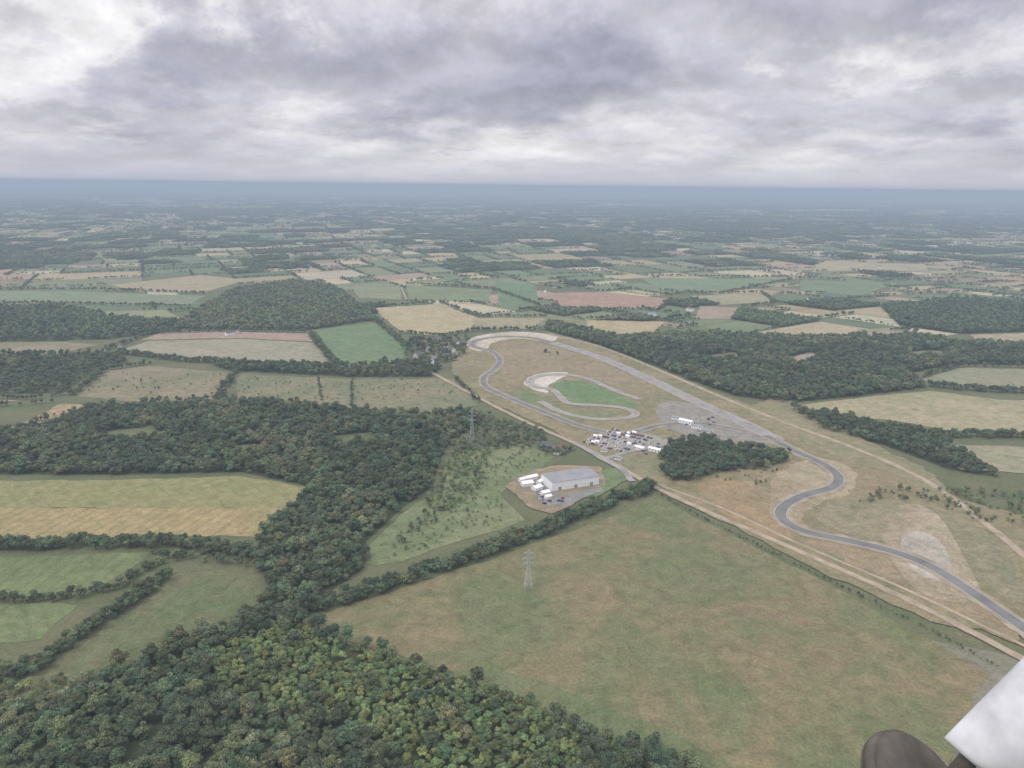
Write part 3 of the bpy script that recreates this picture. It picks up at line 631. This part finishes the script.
# ---------- sun, world ----------
EL=math.radians(52); AZ=math.radians(-125)
sd=bpy.data.lights.new('sun','SUN'); sd.energy=1.25; sd.angle=math.radians(18); sd.color=(1,.96,.9); so=link(bpy.data.objects.new('sun',sd))
dirv=Vector((math.sin(AZ)*math.cos(EL),math.cos(AZ)*math.cos(EL),math.sin(EL))); so.rotation_euler=dirv.to_track_quat('Z','Y').to_euler()
w=bpy.data.worlds.new('World'); scene.world=w; w.use_nodes=True; nt=w.node_tree; nt.nodes.clear()
out=nt.nodes.new('ShaderNodeOutputWorld'); bg=nt.nodes.new('ShaderNodeBackground'); nt.links.new(bg.outputs[0],out.inputs[0])
tc=N(nt,'ShaderNodeTexCoord'); sp=N(nt,'ShaderNodeSeparateXYZ'); nt.links.new(tc.outputs['Generated'],sp.inputs[0]); X,Y,Z=sp.outputs
zc=math_(nt,'MAXIMUM',Z,0.0)
zz=math_(nt,'DIVIDE',math_(nt,'MULTIPLY',zc,0.95),math_(nt,'ADD',zc,0.15))
def vec(dz):
    cv=N(nt,'ShaderNodeCombineXYZ'); nt.links.new(X,cv.inputs[0]); nt.links.new(Y,cv.inputs[1]); nt.links.new(math_(nt,'ADD',zz,dz),cv.inputs[2]); return cv.outputs[0]
v0=vec(0.9)
nA=noise(nt,v0,5.0,11,0.56,0.1); nU=noise(nt,vec(0.925),5.0,11,0.56,0.1); nB=noise(nt,v0,11,10,0.6,0.15)
nW=noise(nt,vec(4.3),6.5,9,0.6,0.0); nV=noise(nt,vec(7.7),8.0,9,0.62,0.0)
az=math_(nt,'ARCTAN2',X,Y)
# ragged cloud banks: bearings and heights are displaced by turbulence before the distance is taken
azw=math_(nt,'ADD',az,math_(nt,'MULTIPLY',math_(nt,'SUBTRACT',nW,0.5),0.75))
elw=math_(nt,'ADD',Z,math_(nt,'MULTIPLY',math_(nt,'SUBTRACT',nV,0.5),0.20))
def blob(ca,ce,ra,re,amp):
    da=math_(nt,'DIVIDE',math_(nt,'SUBTRACT',azw,math.radians(ca)),math.radians(ra)); de=math_(nt,'DIVIDE',math_(nt,'SUBTRACT',elw,math.sin(math.radians(ce))),math.radians(re))
    r2=math_(nt,'ADD',math_(nt,'MULTIPLY',da,da),math_(nt,'MULTIPLY',de,de))
    return maprange(nt,r2,0.1,1.7,amp,0.0,True)
f=math_(nt,'ADD',math_(nt,'MULTIPLY',nA,0.72),math_(nt,'MULTIPLY',nB,0.24)); f=math_(nt,'ADD',f,0.0)
for a in ((-8,7.8,15,4.0,0.17),(20,11.5,16,2.6,0.11),(17,7.2,7,1.8,0.08),(28,5.2,8,1.4,0.08),(-26,3.0,9,1.4,0.05),(-29,11,8,3.6,-0.13),(-29,6,6,1.8,-0.08),(28,8.6,7,1.5,-0.07),(2,2.6,22,1.2,-0.04)): f=math_(nt,'ADD',f,blob(*a))
cr_=N(nt,'ShaderNodeValToRGB'); e=cr_.color_ramp.elements
for i,(p,c) in enumerate([(0.36,(246,244,245)),(0.43,(230,228,233)),(0.50,(212,210,219)),(0.57,(192,191,204)),(0.72,(170,170,187))]):
    if i>1: e.new(0.5)
    e[i].position=p; e[i].color=(*lin(c),1)
nt.links.new(f,cr_.inputs[0])
rel=maprange(nt,math_(nt,'SUBTRACT',nA,nU),-0.06,0.06,0.87,1.14)
rs=N(nt,'ShaderNodeVectorMath',operation='SCALE'); nt.links.new(cr_.outputs[0],rs.inputs[0]); nt.links.new(rel,rs.inputs['Scale'])
hf=maprange(nt,Z,0.0,0.05,0.85,0.0); c=mix(nt,hf,rs.outputs[0],lin((207,206,216)))
sky=N(nt,'ShaderNodeTexSky',sky_type='NISHITA'); sky.sun_disc=False; sky.sun_elevation=EL; sky.sun_rotation=AZ
sk=N(nt,'ShaderNodeVectorMath',operation='SCALE'); nt.links.new(sky.outputs[0],sk.inputs[0]); sk.inputs['Scale'].default_value=0.1
c=mix(nt,0.04,c,sk.outputs[0])
zen=maprange(nt,Z,0.27,0.9,1.0,2.3); s2=N(nt,'ShaderNodeVectorMath',operation='SCALE'); nt.links.new(c,s2.inputs[0]); nt.links.new(zen,s2.inputs['Scale'])
nt.links.new(s2.outputs[0],bg.inputs[0]); bg.inputs[1].default_value=1.0
print('DONE')
